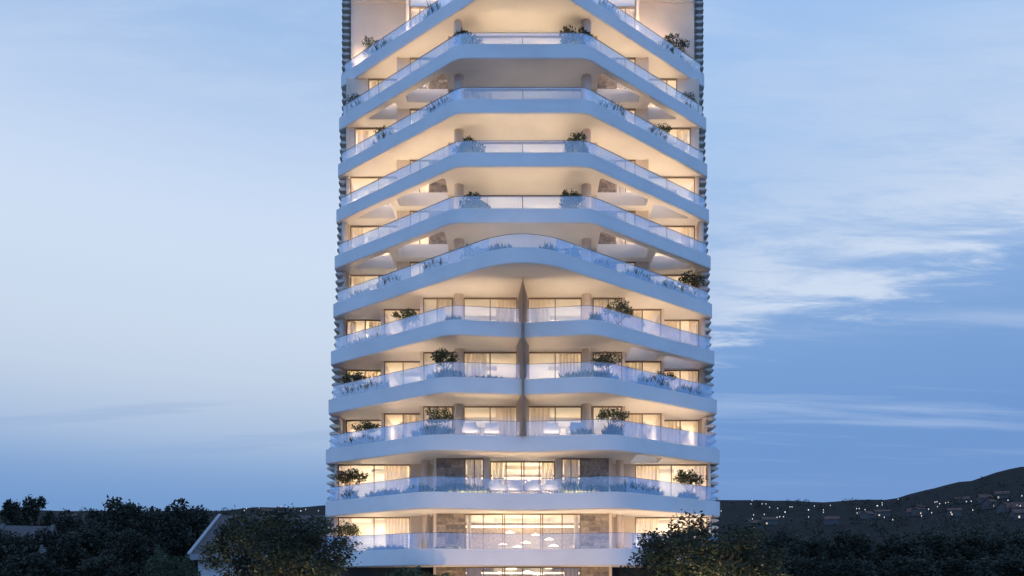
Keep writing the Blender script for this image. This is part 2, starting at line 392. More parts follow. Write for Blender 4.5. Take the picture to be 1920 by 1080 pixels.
def curtain(x0, x1, d, z0, z1, k):
    x0, x1 = min(x0, x1), max(x0, x1); rnd = random.Random(round(x0 * 100) + k * 7); n = max(14, int((x1 - x0) / .042)); v, f = [], []
    ph = rnd.random() * 6; per = rnd.uniform(.20, .27)
    for j, (zz, amp) in enumerate(((z1, .045), (z1 - .5 * (z1 - z0), .06), (z0, .075))):
        for i in range(n + 1):
            x = x0 + (x1 - x0) * i / n; v.append((x, d + amp * math.sin(ph + 2 * math.pi * x / per + .5 * math.sin(x * 3 + j * .4)), zz))
    for j in range(2):
        for i in range(n): f.append((j * (n + 1) + i, j * (n + 1) + i + 1, (j + 1) * (n + 1) + i + 1, (j + 1) * (n + 1) + i))
    o = mesh_obj('curtain', v, f, 'curtain', smooth_=80)
    CURT.setdefault(k, []).append(((x0 + x1) / 2, o))
WARM = (1.0, .785, .54); LINE = (1.0, .685, .40)
def area(name, loc, sx, sy, power, color=WARM, rot=(0, 0, 0), spread=180):
    d = bpy.data.lights.new(name, 'AREA'); d.shape = 'RECTANGLE'; d.size, d.size_y = sx, sy; d.energy = power; d.color = color; d.spread = R(spread)
    o = bpy.data.objects.new(name, d); COL.objects.link(o); o.location = loc; o.rotation_euler = rot; return o
def stone_wall(x0, x1, d, z0, z1, seed):
    """backing wall with coursed stone slips, each its own piece."""
    rnd = random.Random(seed); x0, x1 = min(x0, x1), max(x0, x1)
    w = wall_seg(x0, x1, d + .06, z0, z1, 'stone_dark', .2, 'stone_wall'); z = z0
    while z < z1 - .05:
        h = min(rnd.choice((.16, .2, .24, .3)), z1 - z); x = x0
        while x < x1 - .02:
            l = min(rnd.uniform(.45, 1.1), x1 - x)
            if x1 - x - l < .2: l = x1 - x
            q = rnd.uniform(0, .045)
            MB().box(x + .006, x + l - .006, d + q, d + .06, z + .006, z + h - .006).build('stone', rnd.choice(('stone', 'stone_dark', 'stone_light', 'stone')), w); x += l
        z += h
def both(fn):
    for s in (-1, 1): fn(s)
DIM = {(9, 0): .12}
def storey(k):
    z0 = zt(k) if k else .1; z1 = zb(k + 1); h = z1 - z0; rnd = random.Random(40 + k)
    rc = lambda a, b, p=.75: [(a, b)] if rnd.random() < p else []
    ty = 'G' if k == 0 else 'A' if k <= 2 else 'B' if k <= 5 else 'C' if k <= 10 else 'T'
    zz = (z0, z1)
    bk = MB().box(-12, 12, 60, 60.15, *zz); tw(bk.build('room_wall', 'room_white', tower))
    if ty in 'GA':
        if k == 2:
            window(-2.05, 2.05, 50.9, *zz, (-1.05, -.08, .08, 1.05), [(-1.95, -1.2), (1.2, 1.95)], k)
            both(lambda s: (ret(s * 2.15, 49.7, 51.1, *zz), window(s * 3.6, s * 2.42, 49.7, *zz, (s * 3.0,), [(s * 3.5, s * 2.6)], k), wall_seg(s * 2.42, s * 2.24, 49.7, *zz)))
        else:
            window(-3.6, 3.6, 49.7, *zz, (-2.45, -1.24, -1.12, 0, 1.12, 1.24, 2.45), [(-3.5, -3.2), (3.2, 3.5)] if k else [(-3.5, -2.6), (2.6, 3.5)], k)
        both(lambda s: stone_wall(s * 5.35, s * 3.6, 49.6, z0, z1, k * 2 + s + 9))
        both(lambda s: ret(s * 5.45, 49.62, 60, *zz))
        if k:
            both(lambda s: (wall_seg(s * 5.55, s * 7.3, 52.0, *zz), window(s * 7.34, s * 12.05, 52.2, *zz, (s * 9.7,), [(s * 7.5, s * (8.9 + .3 * rnd.random()))] + rc(s * 11.2, s * 11.9, .6), k)))
            both(lambda s: tw(MB().tube((s * 6.15, 50.6, z0), (s * 6.15, 50.6, z1), .24, .24, 20).build('column', 'column_paint', tower, 40)))
            both(lambda s: ret(s * 12.14, 52.0, BACK, *zz))
        else:
            both(lambda s: wall_seg(s * 5.55, s * 12.1, 52.2, *zz, 'dark_facade'))
        tw(MB().box(-5.3, 5.3, 57.0, 57.2, z0, z1).build('room_wall', 'stone_light', tower))
        tw(MB().box(-5.2, 5.2, 56.9, 56.98, z1 - .34, z1 - .2).build('cove_light', 'cove_glow', tower))
        both(lambda s: tw(MB().box(min(s * 5.8, s * 12), max(s * 5.8, s * 12), 56.6, 56.8, z0, z1).build('room_wall', 'room_white', tower))) if k else None
    if ty == 'B':
        both(lambda s: window(s * .36, s * 3.72, 50.45, *zz, (s * 2.05,), [(s * 2.3, s * 3.6)] if (k + s) % 2 else [(s * .5, s * 1.7)], k))
        both(lambda s: (wall_seg(s * 3.72, s * 4.42, 50.5, *zz), window(s * 4.42, s * 6.27, 50.45, *zz, (s * 5.4,), rc(s * 4.6, s * 5.3, .6), k)))
        both(lambda s: (ret(s * 6.37, 50.4, 60, *zz), window(s * 6.5, s * 9.1, 52.5, *zz, (s * 7.85,), rc(s * 6.65, s * 7.8, .8), k)))
        both(lambda s: (ret(s * 9.2, 52.45, 60, *zz), window(s * 9.32, s * 12.05, 54.6, *zz, (s * 10.75,), rc(s * 9.5, s * 10.6, .6) + rc(s * 11.4, s * 11.9, .3), k)))
        both(lambda s: ret(s * 12.14, 54.5, BACK, *zz))
        ret(0, 50.5, 60, *zz)
        tw(MB().box(-6.3, 6.3, 57.3, 57.5, z0, z1).build('room_wall', 'room_white', tower))
    if ty == 'C':
        window(-3.8, 3.8, 51.2, *zz, (0.0,), [(s * a, s * b) for s in (-1, 1) for a, b in [(1.9 + rnd.random(), 3.65)] if rnd.random() < .75], k)
        both(lambda s: (wall_seg(s * 3.8, s * 4.6, 51.25, *zz), ret(s * 4.69, 51.22, 60, *zz)))
        both(lambda s: (stone_wall(s * 4.8, s * 6.18, 53.24, z0, z1, k * 2 + s + 60), window(s * 6.2, s * 7.52, 53.3, *zz, (s * 6.85,), rc(s * 6.3, s * 6.8, .5), k), wall_seg(s * 7.52, s * 8.2, 53.3, *zz)))
        xo = {10: 10.7, 9: 11.65}.get(k, 11.95)
        both(lambda s: (ret(s * 8.29, 53.25, 60, *zz), window(s * 8.45, s * xo, 55.5, *zz, (s * 10.0,), rc(s * (xo - .9), s * (xo - .15), .65) + rc(s * 8.6, s * 9.4, .5), k)))
        if xo < 11.9: both(lambda s: wall_seg(s * xo, s * 12.05, 55.5, *zz))
        both(lambda s: ret(s * 12.14, 55.45, BACK, *zz))
        tw(MB().box(-4.5, 4.5, 57.3, 57.5, z0, z1).build('room_wall', 'room_white', tower))
    if ty == 'T':
        window(-3.8, 3.8, 51.2, *zz, (0.0,), (), k)
        both(lambda s: (wall_seg(s * 3.8, s * 6.18, 53.3, *zz), window(s * 6.2, s * 7.52, 53.3, *zz, (s * 6.85,), rc(s * 6.9, s * 7.45, 1), k)))
        both(lambda s: (ret(s * 7.66, 53.25, 56.1, z0, zb(13)), wall_seg(s * 7.76, s * 12.0, 56.0, z0, ZC + 40.85), wall_seg(s * 7.76, s * 12.0, 55.94, ZC + 40.86, zb(13))))
        both(lambda s: (wall_seg(s * 3.8, s * 7.52, 53.32, zt(12), zb(13)), ret(s * 12.0, 56.3, BACK, z0, zb(13))))
    # lamps: ceiling lights in the rooms, plus fill strips added outside
    bays = {'G': [(0, 53, 6, 95)], 'A': [(0, 53, 6, 160), (-9, 54.5, 4, 95), (9, 54.5, 4, 95)],
            'B': [(-3, 54, 4, 75), (3, 54, 4, 75), (-7.8, 55.5, 2.2, 60), (7.8, 55.5, 2.2, 60), (-10.7, 57, 2, 55), (10.7, 57, 2, 55)],
            'C': [(0, 54.3, 6, 95), (-6.5, 56.3, 2.6, 65), (6.5, 56.3, 2.6, 65), (-10.2, 57.5, 2.8, 65), (10.2, 57.5, 2.8, 65)],
            'T': [(0, 54.3, 6, 95), (-6.5, 56.3, 2.6, 65), (6.5, 56.3, 2.6, 65)]}[ty]
    for x, d, w, p in bays:
        tw(MB().box(x - w * .32, x + w * .32, d - .16, d - .13, z1 - .26, z1).build('lamp_baffle', 'room_white', tower))
        area('ceiling_lamp', (x, d, z1 - .06), w * .6, .05, p * LAMP * (DIM.get((k, x), .05) ** .35 if (k, x) in DIM else 1))
    for q in (-1, 1) if k == 0 else (): area('fill_strip', (q * 4.5, 48.9, .12), 1.6, .08, 60, LINE, (R(180), 0, 0))  # unseen strips added to warm the ground-floor stone walls
    if k:      # unseen strips added behind the slab's front edge to warm soffits and walls
        p = offset(front(k), .38)
        def line(x0, x1, power, tilt):
            xs = [q[0] for q in p]; ds = [q[1] for q in p]
            a = Vector((x0, float(np.interp(x0, xs, ds)), 0)); b = Vector((x1, float(np.interp(x1, xs, ds)), 0)); t = (b - a).normalized(); n = Vector((-t.y, t.x, 0)) if ty != 'T' else Vector((0, 1, 0)) - t * t.y * .9; n.normalize()
            d = Vector((0, 0, 1)) * math.cos(R(tilt)) + n * math.sin(R(tilt)); Z = -d; Y = Z.cross(t).normalized(); Z = t.cross(Y)
            o = area('fill_strip', (0, 0, 0), (b - a).length, .08, power, LINE, spread=150 if ty != 'T' else 180); m = Matrix((t, Y, Z)).transposed().to_4x4(); m.translation = (a + b) / 2 + Vector((0, 0, z0 + .06)); o.matrix_world = m
        cx = min(abs(LV[k][3] - CX) / LV[k][4], 5.0) - .5 if LV[k][3] else 3.2
        f0 = DIM.get((k, 0), 1)
        if LV[k][3]: line(-cx, -.35, 17 * UPL * f0, 38); line(.35, cx, 17 * UPL * f0, 38)
        else: line(-4.2, -.5, 17 * UPL * f0, 38); line(.5, 4.2, 17 * UPL * f0, 38); cx = 3.6
        for q in (-1, 1):
            lo, hi = sorted((q * (cx + 1.0), q * 11.9)); line(lo, hi, (40 if ty != 'T' else 420) * UPL, 38 if ty != 'T' else 60)
LAMP, UPL = 3.1, 2.4
for k in range(0, 12): storey(k)
SIDEW = lambda x: 'left' if x < -1 else 'right' if x > 1 else 'middle'
for k, lst in CURT.items():
    lst.sort(key=lambda t: t[0]); n = len(lst)
    for i, (x, o) in enumerate(lst):
        nl = [q for q in lst if q[0] < 0]; 
        if x < 0: j = i; w = f"{['first', 'second', 'third', 'fourth', 'fifth', 'sixth'][j]} from left"
        else: j = n - 1 - i; w = f"{['first', 'second', 'third', 'fourth', 'fifth', 'sixth'][j]} from right"
        fl = 'in the ground floor lobby' if k == 0 else f'behind the {ordinal(k)} balcony'
        tag(o, f'cream pleated curtain {fl} of the tower, {w}', 'curtain', 'curtains in the tower windows')

# round columns
for k in range(3, 11):
    for s in (-1, 1):
        tw(MB().tube((s * 3.98, 49.95, zt(k)), (s * 3.98, 49.95, zb(k + 1)), .30, .30, 22).build('column', 'column_paint', tower, 40))
for k in range(2, 8):
    for s in (-1, 1):
        tw(MB().tube((s * 12.25, 55.0 if k > 5 else 54.4, zt(k)), (s * 12.25, 55.0 if k > 5 else 54.4, zb(k + 1)), .2, .2, 16).build('column', 'column_paint', tower, 40))
# side fins: lens-section blades running back along both flanks
def fin(s, z, d0, x_out, h, w):
    prof = [(0, 0), (.28, .42), (.62, .5), (1, .18), (1, -.12), (.62, -.42), (.28, -.34)]
    v, f = [], []
    for d, q in ((d0, .72), (d0 + .35, 1), (BACK - .3, 1)):
        v += [(s * (x_out - (a if q == 1 else .1 + a * .85) * w), d, z + b * h * q) for a, b in prof]
    n = len(prof)
    for j in range(2):
        for i in range(n): f.append((j * n + i, j * n + (i + 1) % n, (j + 1) * n + (i + 1) % n, (j + 1) * n + i))
    f += [tuple(range(n)), tuple(2 * n + i for i in range(n))]
    tw(mesh_obj('side_fin', v, f, 'fin_white', tower, 50))
for k in range(0, 12):
    z0, z1 = (zt(k) if k else .2), (zb(k + 1) if k < 11 else zb(13)); n = 5 if k < 11 else 13
    kk = max(k, 1); d0 = max(F / LV[kk][2], F / LV[min(kk + 1, 11)][2] if kk < 11 else 0) + .12
    for s in (-1, 1):
        for i in range(n):
            fin(s, z0 + (z1 - z0) * (i + .5) / n, d0, XO + .02, (z1 - z0) / n * .68, .68)
    for s in (-1, 1) if k else ():     # strip that carries the fins
        tw(MB().box(min(s * 12.16, s * 12.3), max(s * 12.16, s * 12.3), d0 + .5, BACK - .5, z0, z1).build('fin_carrier', 'wall_plaster', tower))
# tall divider blade in front of the third to fifth balconies
bl = []
def bw(z):
    best = .19
    for k in (3, 4, 5):
        a, b = zt(k), zb(k + 1)
        if a <= z <= b:
            u = (z - a) / (b - a)
            w = 0.375
            if k == 5: w = 0.375 * max(0.02, 1 - (max(0, u - .35) / .65) ** 2.2) ** .8
            else: w *= min(1, .46 + 1.1 * (1 - u) / .18) if u > .82 else 1
            if k != 3: w *= min(1, .45 + u / .25)
            best = w
    return best
zs = np.linspace(zt(3), zb(6), 90); v, f = [], []
for z in zs:
    w = bw(float(z)); v += [(0, 47.02, z), (w * .35, 47.2, z), (w, 48.3, z), (w * .9, 50.4, z), (-w * .9, 50.4, z), (-w, 48.3, z), (-w * .35, 47.42, z)]
for j in range(len(zs) - 1):
    for i in range(7): f.append((j * 7 + i, j * 7 + (i + 1) % 7, j * 7 + 7 + (i + 1) % 7, j * 7 + 7 + i))
f += [tuple(range(7)), tuple(len(v) - 7 + i for i in range(7))]
tw(mesh_obj('divider_blade', v, f, 'blade_bronze', tower, 35))

# ------------------------------------------------------------------ foliage builders
def leaf_mesh(name, centers, radii, n, size, seed, m, flat=.8, up=.3, shell=.55):
    """n small folded leaves spread through clumps (centres, radii)."""
    rg = np.random.default_rng(seed); c = np.array(centers); r = np.array(radii); w = r ** 2 / np.sum(r ** 2)
    idx = rg.choice(len(c), n, p=w); d = rg.normal(size=(n, 3)); d /= np.linalg.norm(d, axis=1)[:, None]
    rr = (shell + (1 - shell) * rg.random(n)) * (1 + .18 * rg.normal(size=n)); pos = c[idx] + d * (rr * r[idx])[:, None] * np.array([1, 1, flat])
    ax = rg.normal(size=(n, 3)); ax[:, 2] *= .6; ax += d * .6; ax /= np.linalg.norm(ax, axis=1)[:, None]
    sd = np.cross(ax, rg.normal(size=(n, 3))); sd /= np.linalg.norm(sd, axis=1)[:, None]
    s = size * (.6 + .8 * rg.random(n))[:, None]
    V = np.empty((n, 4, 3)); V[:, 0] = pos - ax * s; V[:, 1] = pos + sd * s * .5; V[:, 2] = pos + ax * s; V[:, 3] = pos - sd * s * .5
    me = bpy.data.meshes.new(name); me.vertices.add(4 * n); me.vertices.foreach_set('co', V.reshape(-1))
    me.loops.add(4 * n); me.loops.foreach_set('vertex_index', np.arange(4 * n, dtype=np.int32))
    me.polygons.add(n); me.polygons.foreach_set('loop_start', np.arange(0, 4 * n, 4, dtype=np.int32))
    tone = np.repeat(np.clip(rg.normal(.5, .22, len(c))[idx] * .5 + rg.random(n) * .5, 0, 1), 4)
    at_ = me.attributes.new('tone', 'FLOAT', 'POINT'); at_.data.foreach_set('value', tone.astype(np.float32))
    me.update(); me.materials.append(MATS[m]); return me
def crown_clumps(seed, n, rx, rz, zc, rc, low=-.5):
    rnd = random.Random(seed); c, r = [], []
    while len(c) < n:
        p = Vector((rnd.uniform(-1, 1), rnd.uniform(-1, 1), rnd.uniform(low, 1)))
        if not .25 < p.length < 1: continue
        c.append((p.x * rx, p.y * rx, zc + p.z * rz)); r.append(rc * rnd.uniform(.55, 1.25))
    return c, r
def limbs(seed, zc, clumps, trunk_r, fork):
    rnd = random.Random(seed); b = MB(); top = (rnd.uniform(-.1, .1), rnd.uniform(-.1, .1), fork)
    b.tube((0, 0, -.1), top, trunk_r, trunk_r * .75, 10)
    for c in clumps:
        m = ((top[0] + c[0]) / 2 + rnd.uniform(-.1, .1), (top[1] + c[1]) / 2, (top[2] + c[2]) / 2 + .1 * abs(c[2] - top[2]))
        b.tube(top, m, trunk_r * .45, trunk_r * .25, 6); b.tube(m, c, trunk_r * .25, trunk_r * .06, 5)
    return b
def tree_kind(seed, rx, rz, zc, rc, nclump, nleaf, leaf, m, trunk_r, fork, low=-.5):
    c, r = crown_clumps(seed, nclump, rx, rz, zc, rc, low)
    cm = leaf_mesh('crown', c, r, nleaf, leaf, seed, m)
    b = limbs(seed, zc, c[::3], trunk_r, fork); tm = bpy.data.meshes.new('trunk'); tm.from_pydata(b.v, [], b.f); tm.update(); tm.materials.append(MATS['bark'])
    return cm, tm
def plant(name, kind, loc, scale, rz, label, cat, group=None, parts=('crown', 'trunk')):
    o = empty(name, loc, rz); o.scale = scale if isinstance(scale, tuple) else (scale,) * 3
    link(parts[0], kind[0], o); link(parts[1], kind[1], o); tag(o, label, cat, group); return o

# balcony shrubs (unit ~ 1 m tall kinds)
SH = [tree_kind(200 + i, .78, .36, 1.18, .25, 26, 1150, .058, 'leaf_shrub', .035, .35, -.7) for i in range(3)]
BU = [tree_kind(220 + i, .62, .52, .52, .26, 34, 2300, .062, 'leaf_shrub', .03, .15, -.9) for i in range(2)]
def on_balcony(k, px, back=.5):
    p = offset(front(k), back); best = None
    for (a, b), (c, d) in zip(p, p[1:]):
        for u in np.linspace(0, 1, 12):
            x, y = a + (c - a) * u, b + (d - b) * u; e = abs(CX + F * x / y - px)
            if best is None or e < best[0]: best = (e, x, y)
    return best[1], best[2]
SHRUBS = [(11, 694, .95, 'S', 'near the left end'), (11, 1258, 1.1, 'S', 'near the right end'),
          (10, 874, 1.15, 'B', 'at the left bend'), (10, 1079, 1.2, 'B', 'at the right bend'), (10, 661, .8, 'S', 'at the far left end'), (10, 1297, .85, 'S', 'at the far right end'),
          (9, 720, .78, 'S', 'towards the left end'), (9, 1231, .85, 'S', 'towards the right end'),
          (8, 880, 1.02, 'B', 'beside the left column'), (8, 1073, 1.05, 'B', 'beside the right column'),
          (7, 887, 1.0, 'B', 'beside the left column'), (7, 1066, 1.0, 'B', 'beside the right column'),
          (6, 1292, 1.15, 'S', 'at the right end'), (6, 880, .72, 'B', 'left of the crest'), (6, 1072, .74, 'B', 'right of the crest'), (6, 740, .7, 'B', 'on the left slope'), (6, 1243, .7, 'B', 'on the right slope'),
          (5, 756, 1.02, 'S', 'on the left side'), (5, 1152, 1.1, 'S', 'on the right side'),
          (4, 666, 1.05, 'S', 'at the left end'), (4, 834, 1.1, 'S', 'at the left bend'), (4, 1137, 1.1, 'S', 'at the right bend'), (4, 1248, .85, 'S', 'towards the right end'),
          (3, 688, 1.0, 'S', 'towards the left end'), (3, 822, 1.05, 'S', 'near the left bend'), (3, 1147, 1.08, 'S', 'near the right bend'),
          (2, 657, 1.25, 'S', 'at the left end'), (2, 1294, 1.2, 'S', 'at the right end'), (1, 656, 1.15, 'S', 'above the left tree')]
for i, (k, px, s, ty, where) in enumerate(SHRUBS):
    s *= 1.02 if ty == 'S' else 1.22
    x, y = on_balcony(k, px, .8 if ty == 'S' else .9 * s + .15); kd = (SH[i % 3] if ty == 'S' else BU[i % 2])
    plant('balcony_shrub', kd, (x, y, zt(k)), (s, s, s * (1.22 if ty == 'B' else 1.12 if k > 5 else 1.0)), i * 1.3, f"{'leafy dark shrub on thin stems' if ty == 'S' else 'dense rounded bush'} {where} of the {ordinal(k)} balcony", 'shrub', 'shrubs on the tower balconies', ('foliage', 'stems'))
# beds of ornamental grass along the glass
BEDS = [(11, 700, 755, .4), (11, 1222, 1290, .4), (11, 806, 836, .55), (11, 1116, 1150, .55), (10, 648, 690, .35), (10, 1275, 1308, .35), (9, 798, 846, .5), (9, 1122, 1168, .55), (9, 705, 745, .35), (9, 1205, 1240, .45),
        (6, 655, 712, .3), (6, 718, 762, .45), (6, 805, 838, .5), (6, 898, 962, .3), (6, 1012, 1050, .3), (6, 1108, 1142, .4), (6, 1158, 1215, .4), (6, 1220, 1300, .4),
        (5, 642, 738, .38), (5, 833, 866, .38), (5, 1104, 1132, .5),
        (4, 640, 735, .62), (4, 800, 872, .5), (4, 880, 945, .22), (4, 1052, 1160, .45), (4, 1192, 1255, .62), (4, 1264, 1318, .55),
        (3, 640, 722, .5), (3, 776, 850, .58), (3, 1072, 1116, .4), (3, 1130, 1170, .62),
        (2, 645, 676, .55), (2, 690, 756, .38), (2, 758, 812, .45), (2, 815, 916, .5), (2, 1052, 1092, .62), (2, 1095, 1140, .45), (2, 1146, 1240, .55), (2, 1266, 1306, .4), (1, 690, 760, .25), (1, 815, 872, .14)]
def grass(k, p0, p1, h, seed):
    rg = np.random.default_rng(seed); v, f, tone = [], [], []
    n = int((p1 - p0) * 10); a, b = on_balcony(k, (p0 + p1) / 2)
    for i in range(n):
        px = p0 + (p1 - p0) * rg.random()
        x, y = XY[k](px, .3 + .55 * rg.random()); env = .55 + .45 * math.sin(math.pi * (px - p0) / (p1 - p0)) + .25 * math.sin(px * .55 + seed); hh = (1.15 if k < 6 else 1.55) * h * max(.3, env) * rg.uniform(.55, 1.1)
        t = rg.random() * 6.28; lx, ly = math.cos(t), math.sin(t); w = .026; ln = hh * rg.uniform(.1, .5); q = len(v)
        v += [(x - ly * w - a, y + lx * w - b, 0), (x + ly * w - a, y - lx * w - b, 0), (x + lx * ln * .4 + ly * w - a, y + ly * ln * .4 - lx * w - b, hh * .6),
              (x + lx * ln - a, y + ly * ln - b, hh), (x + lx * ln * .4 - ly * w - a, y + ly * ln * .4 + lx * w - b, hh * .6)]
        f.append((q, q + 1, q + 2, q + 3, q + 4)); tone += [rg.random()] * 5
    me = bpy.data.meshes.new('grass_bed'); me.from_pydata(v, [], f); at_ = me.attributes.new('tone', 'FLOAT', 'POINT'); at_.data.foreach_set('value', np.array(tone, dtype=np.float32)); me.update()
    me.materials.append(MATS['leaf_grass']); o = link('grass_bed', me); o.location = (a, b, zt(k)); return o
XY = {}
for k in range(1, 12):
    p = front(k)
    pxs = [CX + F * x / y for x, y in p]
    def fn(px, back, p=p, pxs=pxs):
        x = float(np.interp(px, pxs, [q[0] for q in p])); y = float(np.interp(px, pxs, [q[1] for q in p]))
        s = (y + back) / y; return x * s, y + back
    XY[k] = fn
from collections import Counter
bn = Counter(b[0] for b in BEDS); bi = Counter()
ORD = ['first', 'second', 'third', 'fourth', 'fifth', 'sixth', 'seventh', 'eighth']
for i, (k, p0, p1, h) in enumerate(sorted(BEDS, key=lambda b: (b[0], b[1]))):
    o = grass(k, p0, p1, h, 700 + i); tag(o, f'low bed of feathery grasses behind glass on the {ordinal(k)} balcony, {ORD[bi[k]]} from left', 'grass bed', 'grass beds on the balconies', 'stuff'); bi[k] += 1

# ------------------------------------------------------------------ terrace furniture and pendants
def armchair():
    o = empty('terrace_armchair')
    MB().box(-.36, .36, -.34, .34, .28, .46).build('seat', 'cushion', o)
    MB().box(-.38, .38, .28, .42, .30, .86).build('backrest', 'cushion', o)
    for s in (-1, 1):
        MB().box(s * .41 - .05, s * .41 + .05, -.34, .40, .30, .62).build('armrest', 'cushion', o)
        for y in (-.3, .34): MB().tube((s * .36, y, 0), (s * .36, y, .29), .02, .025, 6).build('leg', 'rail_metal', o)
    return o
def copy_tree(o):
    c = o.copy(); COL.objects.link(c)
    for ch in o.children: d = ch.copy(); COL.objects.link(d); d.parent = c
    return c
arm = armchair(); first = True
for k, px, rz, lab in ((2, 934, 2.6, 'left of the central mullion'), (2, 964, 3.4, 'just left of the tower axis'), (2, 1000, 2.9, 'just right of the tower axis'), (2, 1030, 3.6, 'beside the right grasses'),
                       (3, 884, 2.9, 'left of the bronze divider'), (3, 920, 3.3, 'next to the bronze divider'), (3, 1036, 3.0, 'right of the bronze divider'), (3, 1078, 3.4, 'by the right column')):
    o = arm if first else copy_tree(arm); first = False
    x, y = XY[k](px, 1.0); o.location = (x, y, zt(k)); o.rotation_euler = (0, 0, rz)
    tag(o, f'low grey terrace armchair on the {ordinal(k)} balcony, {lab}', 'armchair', 'terrace armchairs on the balconies')
pend = empty('pendant_lamp')
MB().lathe([(.02, .16), (.10, .13), (.36, .03), (.40, 0), (.30, .02), (.02, .05)], n=18).build('lamp_shade', 'pendant_glow', pend, 60)
cord = MB().tube((0, 0, .15), (0, 0, 1.0), .008, .008, 5).build('cord', 'rail_metal', pend)
first = True
for i, (k, px, py, d, s) in enumerate(((1, 956, 999, 53, 1), (1, 1004, 1003, 52.5, .9), (1, 1030, 1012, 52, 1), (1, 986, 1018, 51.5, 1.05), (1, 971, 1026, 52.5, 1), (1, 943, 1021, 51.8, .9), (1, 1038, 1024, 52.6, 1.05),
                                       (2, 992, 904, 53, 1), (0, 959, 1067, 53, 1.3), (0, 989, 1074, 51.8, 1.3), (0, 937, 1076, 52.3, 1.2), (0, 1010, 1078, 52.3, 1.2), (0, 1028, 1066, 53, .9))):
    o = pend if first else copy_tree(pend); first = False
    z = ZC + (YH - py) / F * d; o.location = ((px - CX) / F * d, d, z); s *= .8; o.scale = (s, s, s)
    for ch in o.children:
        if ch.name.startswith('cord'): ch.scale = (1, 1, max(.3, (zb(k + 1) - z) / s))
    w = {0: 'in the ground floor lobby', 1: 'in the hall behind the lowest balcony', 2: 'in the room behind the second lowest balcony'}[k]
    pos = {0: 'second from left', 1: 'hung low at the middle', 2: 'at far left', 3: 'fourth from left', 4: 'at far right'}.get(i - 8) if k == 0 else ['upper left', 'upper middle', 'upper right', 'at the middle mullion', 'lowest left of the axis', 'at far left', 'at far right'][i] if k == 1 else 'alone over the table'
    tag(o, f'glowing dish-shaped pendant lamp {w}, {pos}', 'pendant lamp', 'pendant lamps in the lower storeys')

# ------------------------------------------------------------------ trees
def up(px, d): return ((px - CX) / F * d, d)
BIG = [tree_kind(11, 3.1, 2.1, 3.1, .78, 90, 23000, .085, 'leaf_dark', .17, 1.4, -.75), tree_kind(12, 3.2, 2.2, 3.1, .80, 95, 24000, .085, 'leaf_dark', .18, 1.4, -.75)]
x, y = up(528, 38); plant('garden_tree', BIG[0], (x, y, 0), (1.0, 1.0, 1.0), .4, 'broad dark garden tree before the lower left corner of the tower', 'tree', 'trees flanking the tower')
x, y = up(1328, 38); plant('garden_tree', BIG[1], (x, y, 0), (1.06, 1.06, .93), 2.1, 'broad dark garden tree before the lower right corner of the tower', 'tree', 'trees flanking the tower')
x, y = up(1185, 36); plant('garden_bush', BU[0], (x, y, 0), (2.2, 2.0, 2.3), 1.0, 'small dark bush at the lower left foot of the right garden tree', 'bush', 'bushes by the ground floor')
for px, s, lab in ((705, 2.2, 'farthest left under the lowest balcony'), (748, 2.4, 'in the middle under the lowest balcony'), (790, 2.5, 'nearest the lobby wall under the lowest balcony')):
    x, y = up(px, 45); plant('garden_bush', BU[1], (x, y, 0), (s, s, s * 1.05), px * .1, f'dark clipped bush {lab}', 'bush', 'bushes by the ground floor')
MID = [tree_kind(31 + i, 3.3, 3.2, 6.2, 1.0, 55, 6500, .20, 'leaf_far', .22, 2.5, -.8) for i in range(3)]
PALE = tree_kind(41, 3.0, 2.4, 4.0, .8, 40, 4500, .17, 'leaf_pale', .18, 1.5, -.9)
AIRY = tree_kind(45, 2.6, 2.8, 6.0, .62, 32, 4600, .17, 'leaf_far', .18, 3, -.6)
# px, top y, half-width px, distance, kind, label
TREES = [(16, 928, 36, 78, 'A', 'airy dark tree at the left edge of the view'), (64, 919, 40, 82, 'A', 'airy tree with loose crown, second from the left edge'),
         (236, 926, 62, 112, 'M', 'tall round dark tree standing above the left woods'), (346, 933, 54, 108, 'M', 'dark twin-crowned tree behind the grey roofed house'),
         (296, 942, 50, 118, 'M', 'dark tree filling the gap between the two tallest left trees'), (190, 946, 46, 115, 'M', 'dark tree left of the tall round tree'),
         (118, 952, 46, 105, 'M', 'dark tree filling the gap right of the two airy trees'),
         (12, 985, 60, 52, 'M', 'near dark tree in the lower left corner'), (95, 985, 62, 62, 'M', 'near dark tree right of the small gable roof'),
         (170, 975, 60, 72, 'M', 'dark broad tree in the middle of the left woods'), (245, 985, 55, 60, 'M', 'near dark tree beside the pale green tree'),
         (300, 1020, 42, 46, 'P', 'pale green round tree in front of the left woods'), (345, 1035, 35, 48, 'P', 'low pale shrub tree before the white house wall'),
         (60, 1030, 60, 42, 'M', 'lowest dark tree near the lower left corner'), (185, 1035, 60, 44, 'M', 'low dark tree below the left woods'), (372, 962, 22, 110, 'M', 'small dark tree touching the left ridge'),
         (1462, 990, 50, 72, 'M', 'dark tree just right of the right garden tree'), (1530, 1000, 58, 66, 'M', 'dark tree in the right woods, first past the garden tree'),
         (1600, 992, 60, 78, 'M', 'dark tree in the middle of the right woods'), (1680, 998, 62, 70, 'M', 'dark tree below the brightest hillside lamp'),
         (1755, 990, 60, 80, 'M', 'dark tree below the cluster of hillside lamps'), (1830, 994, 60, 72, 'M', 'dark tree below the rising hill, right woods'),
         (1900, 990, 58, 76, 'M', 'dark tree at the right edge of the view'), (1490, 1035, 55, 48, 'M', 'low near dark tree right of the garden tree'),
         (1590, 1040, 60, 46, 'M', 'low near dark tree in the lower right'), (1700, 1035, 62, 48, 'M', 'low near dark tree, centre of the lower right'),
         (1800, 1038, 62, 46, 'M', 'low near dark tree, right part of the lower right'), (1895, 1032, 60, 50, 'M', 'low near dark tree in the lower right corner')]
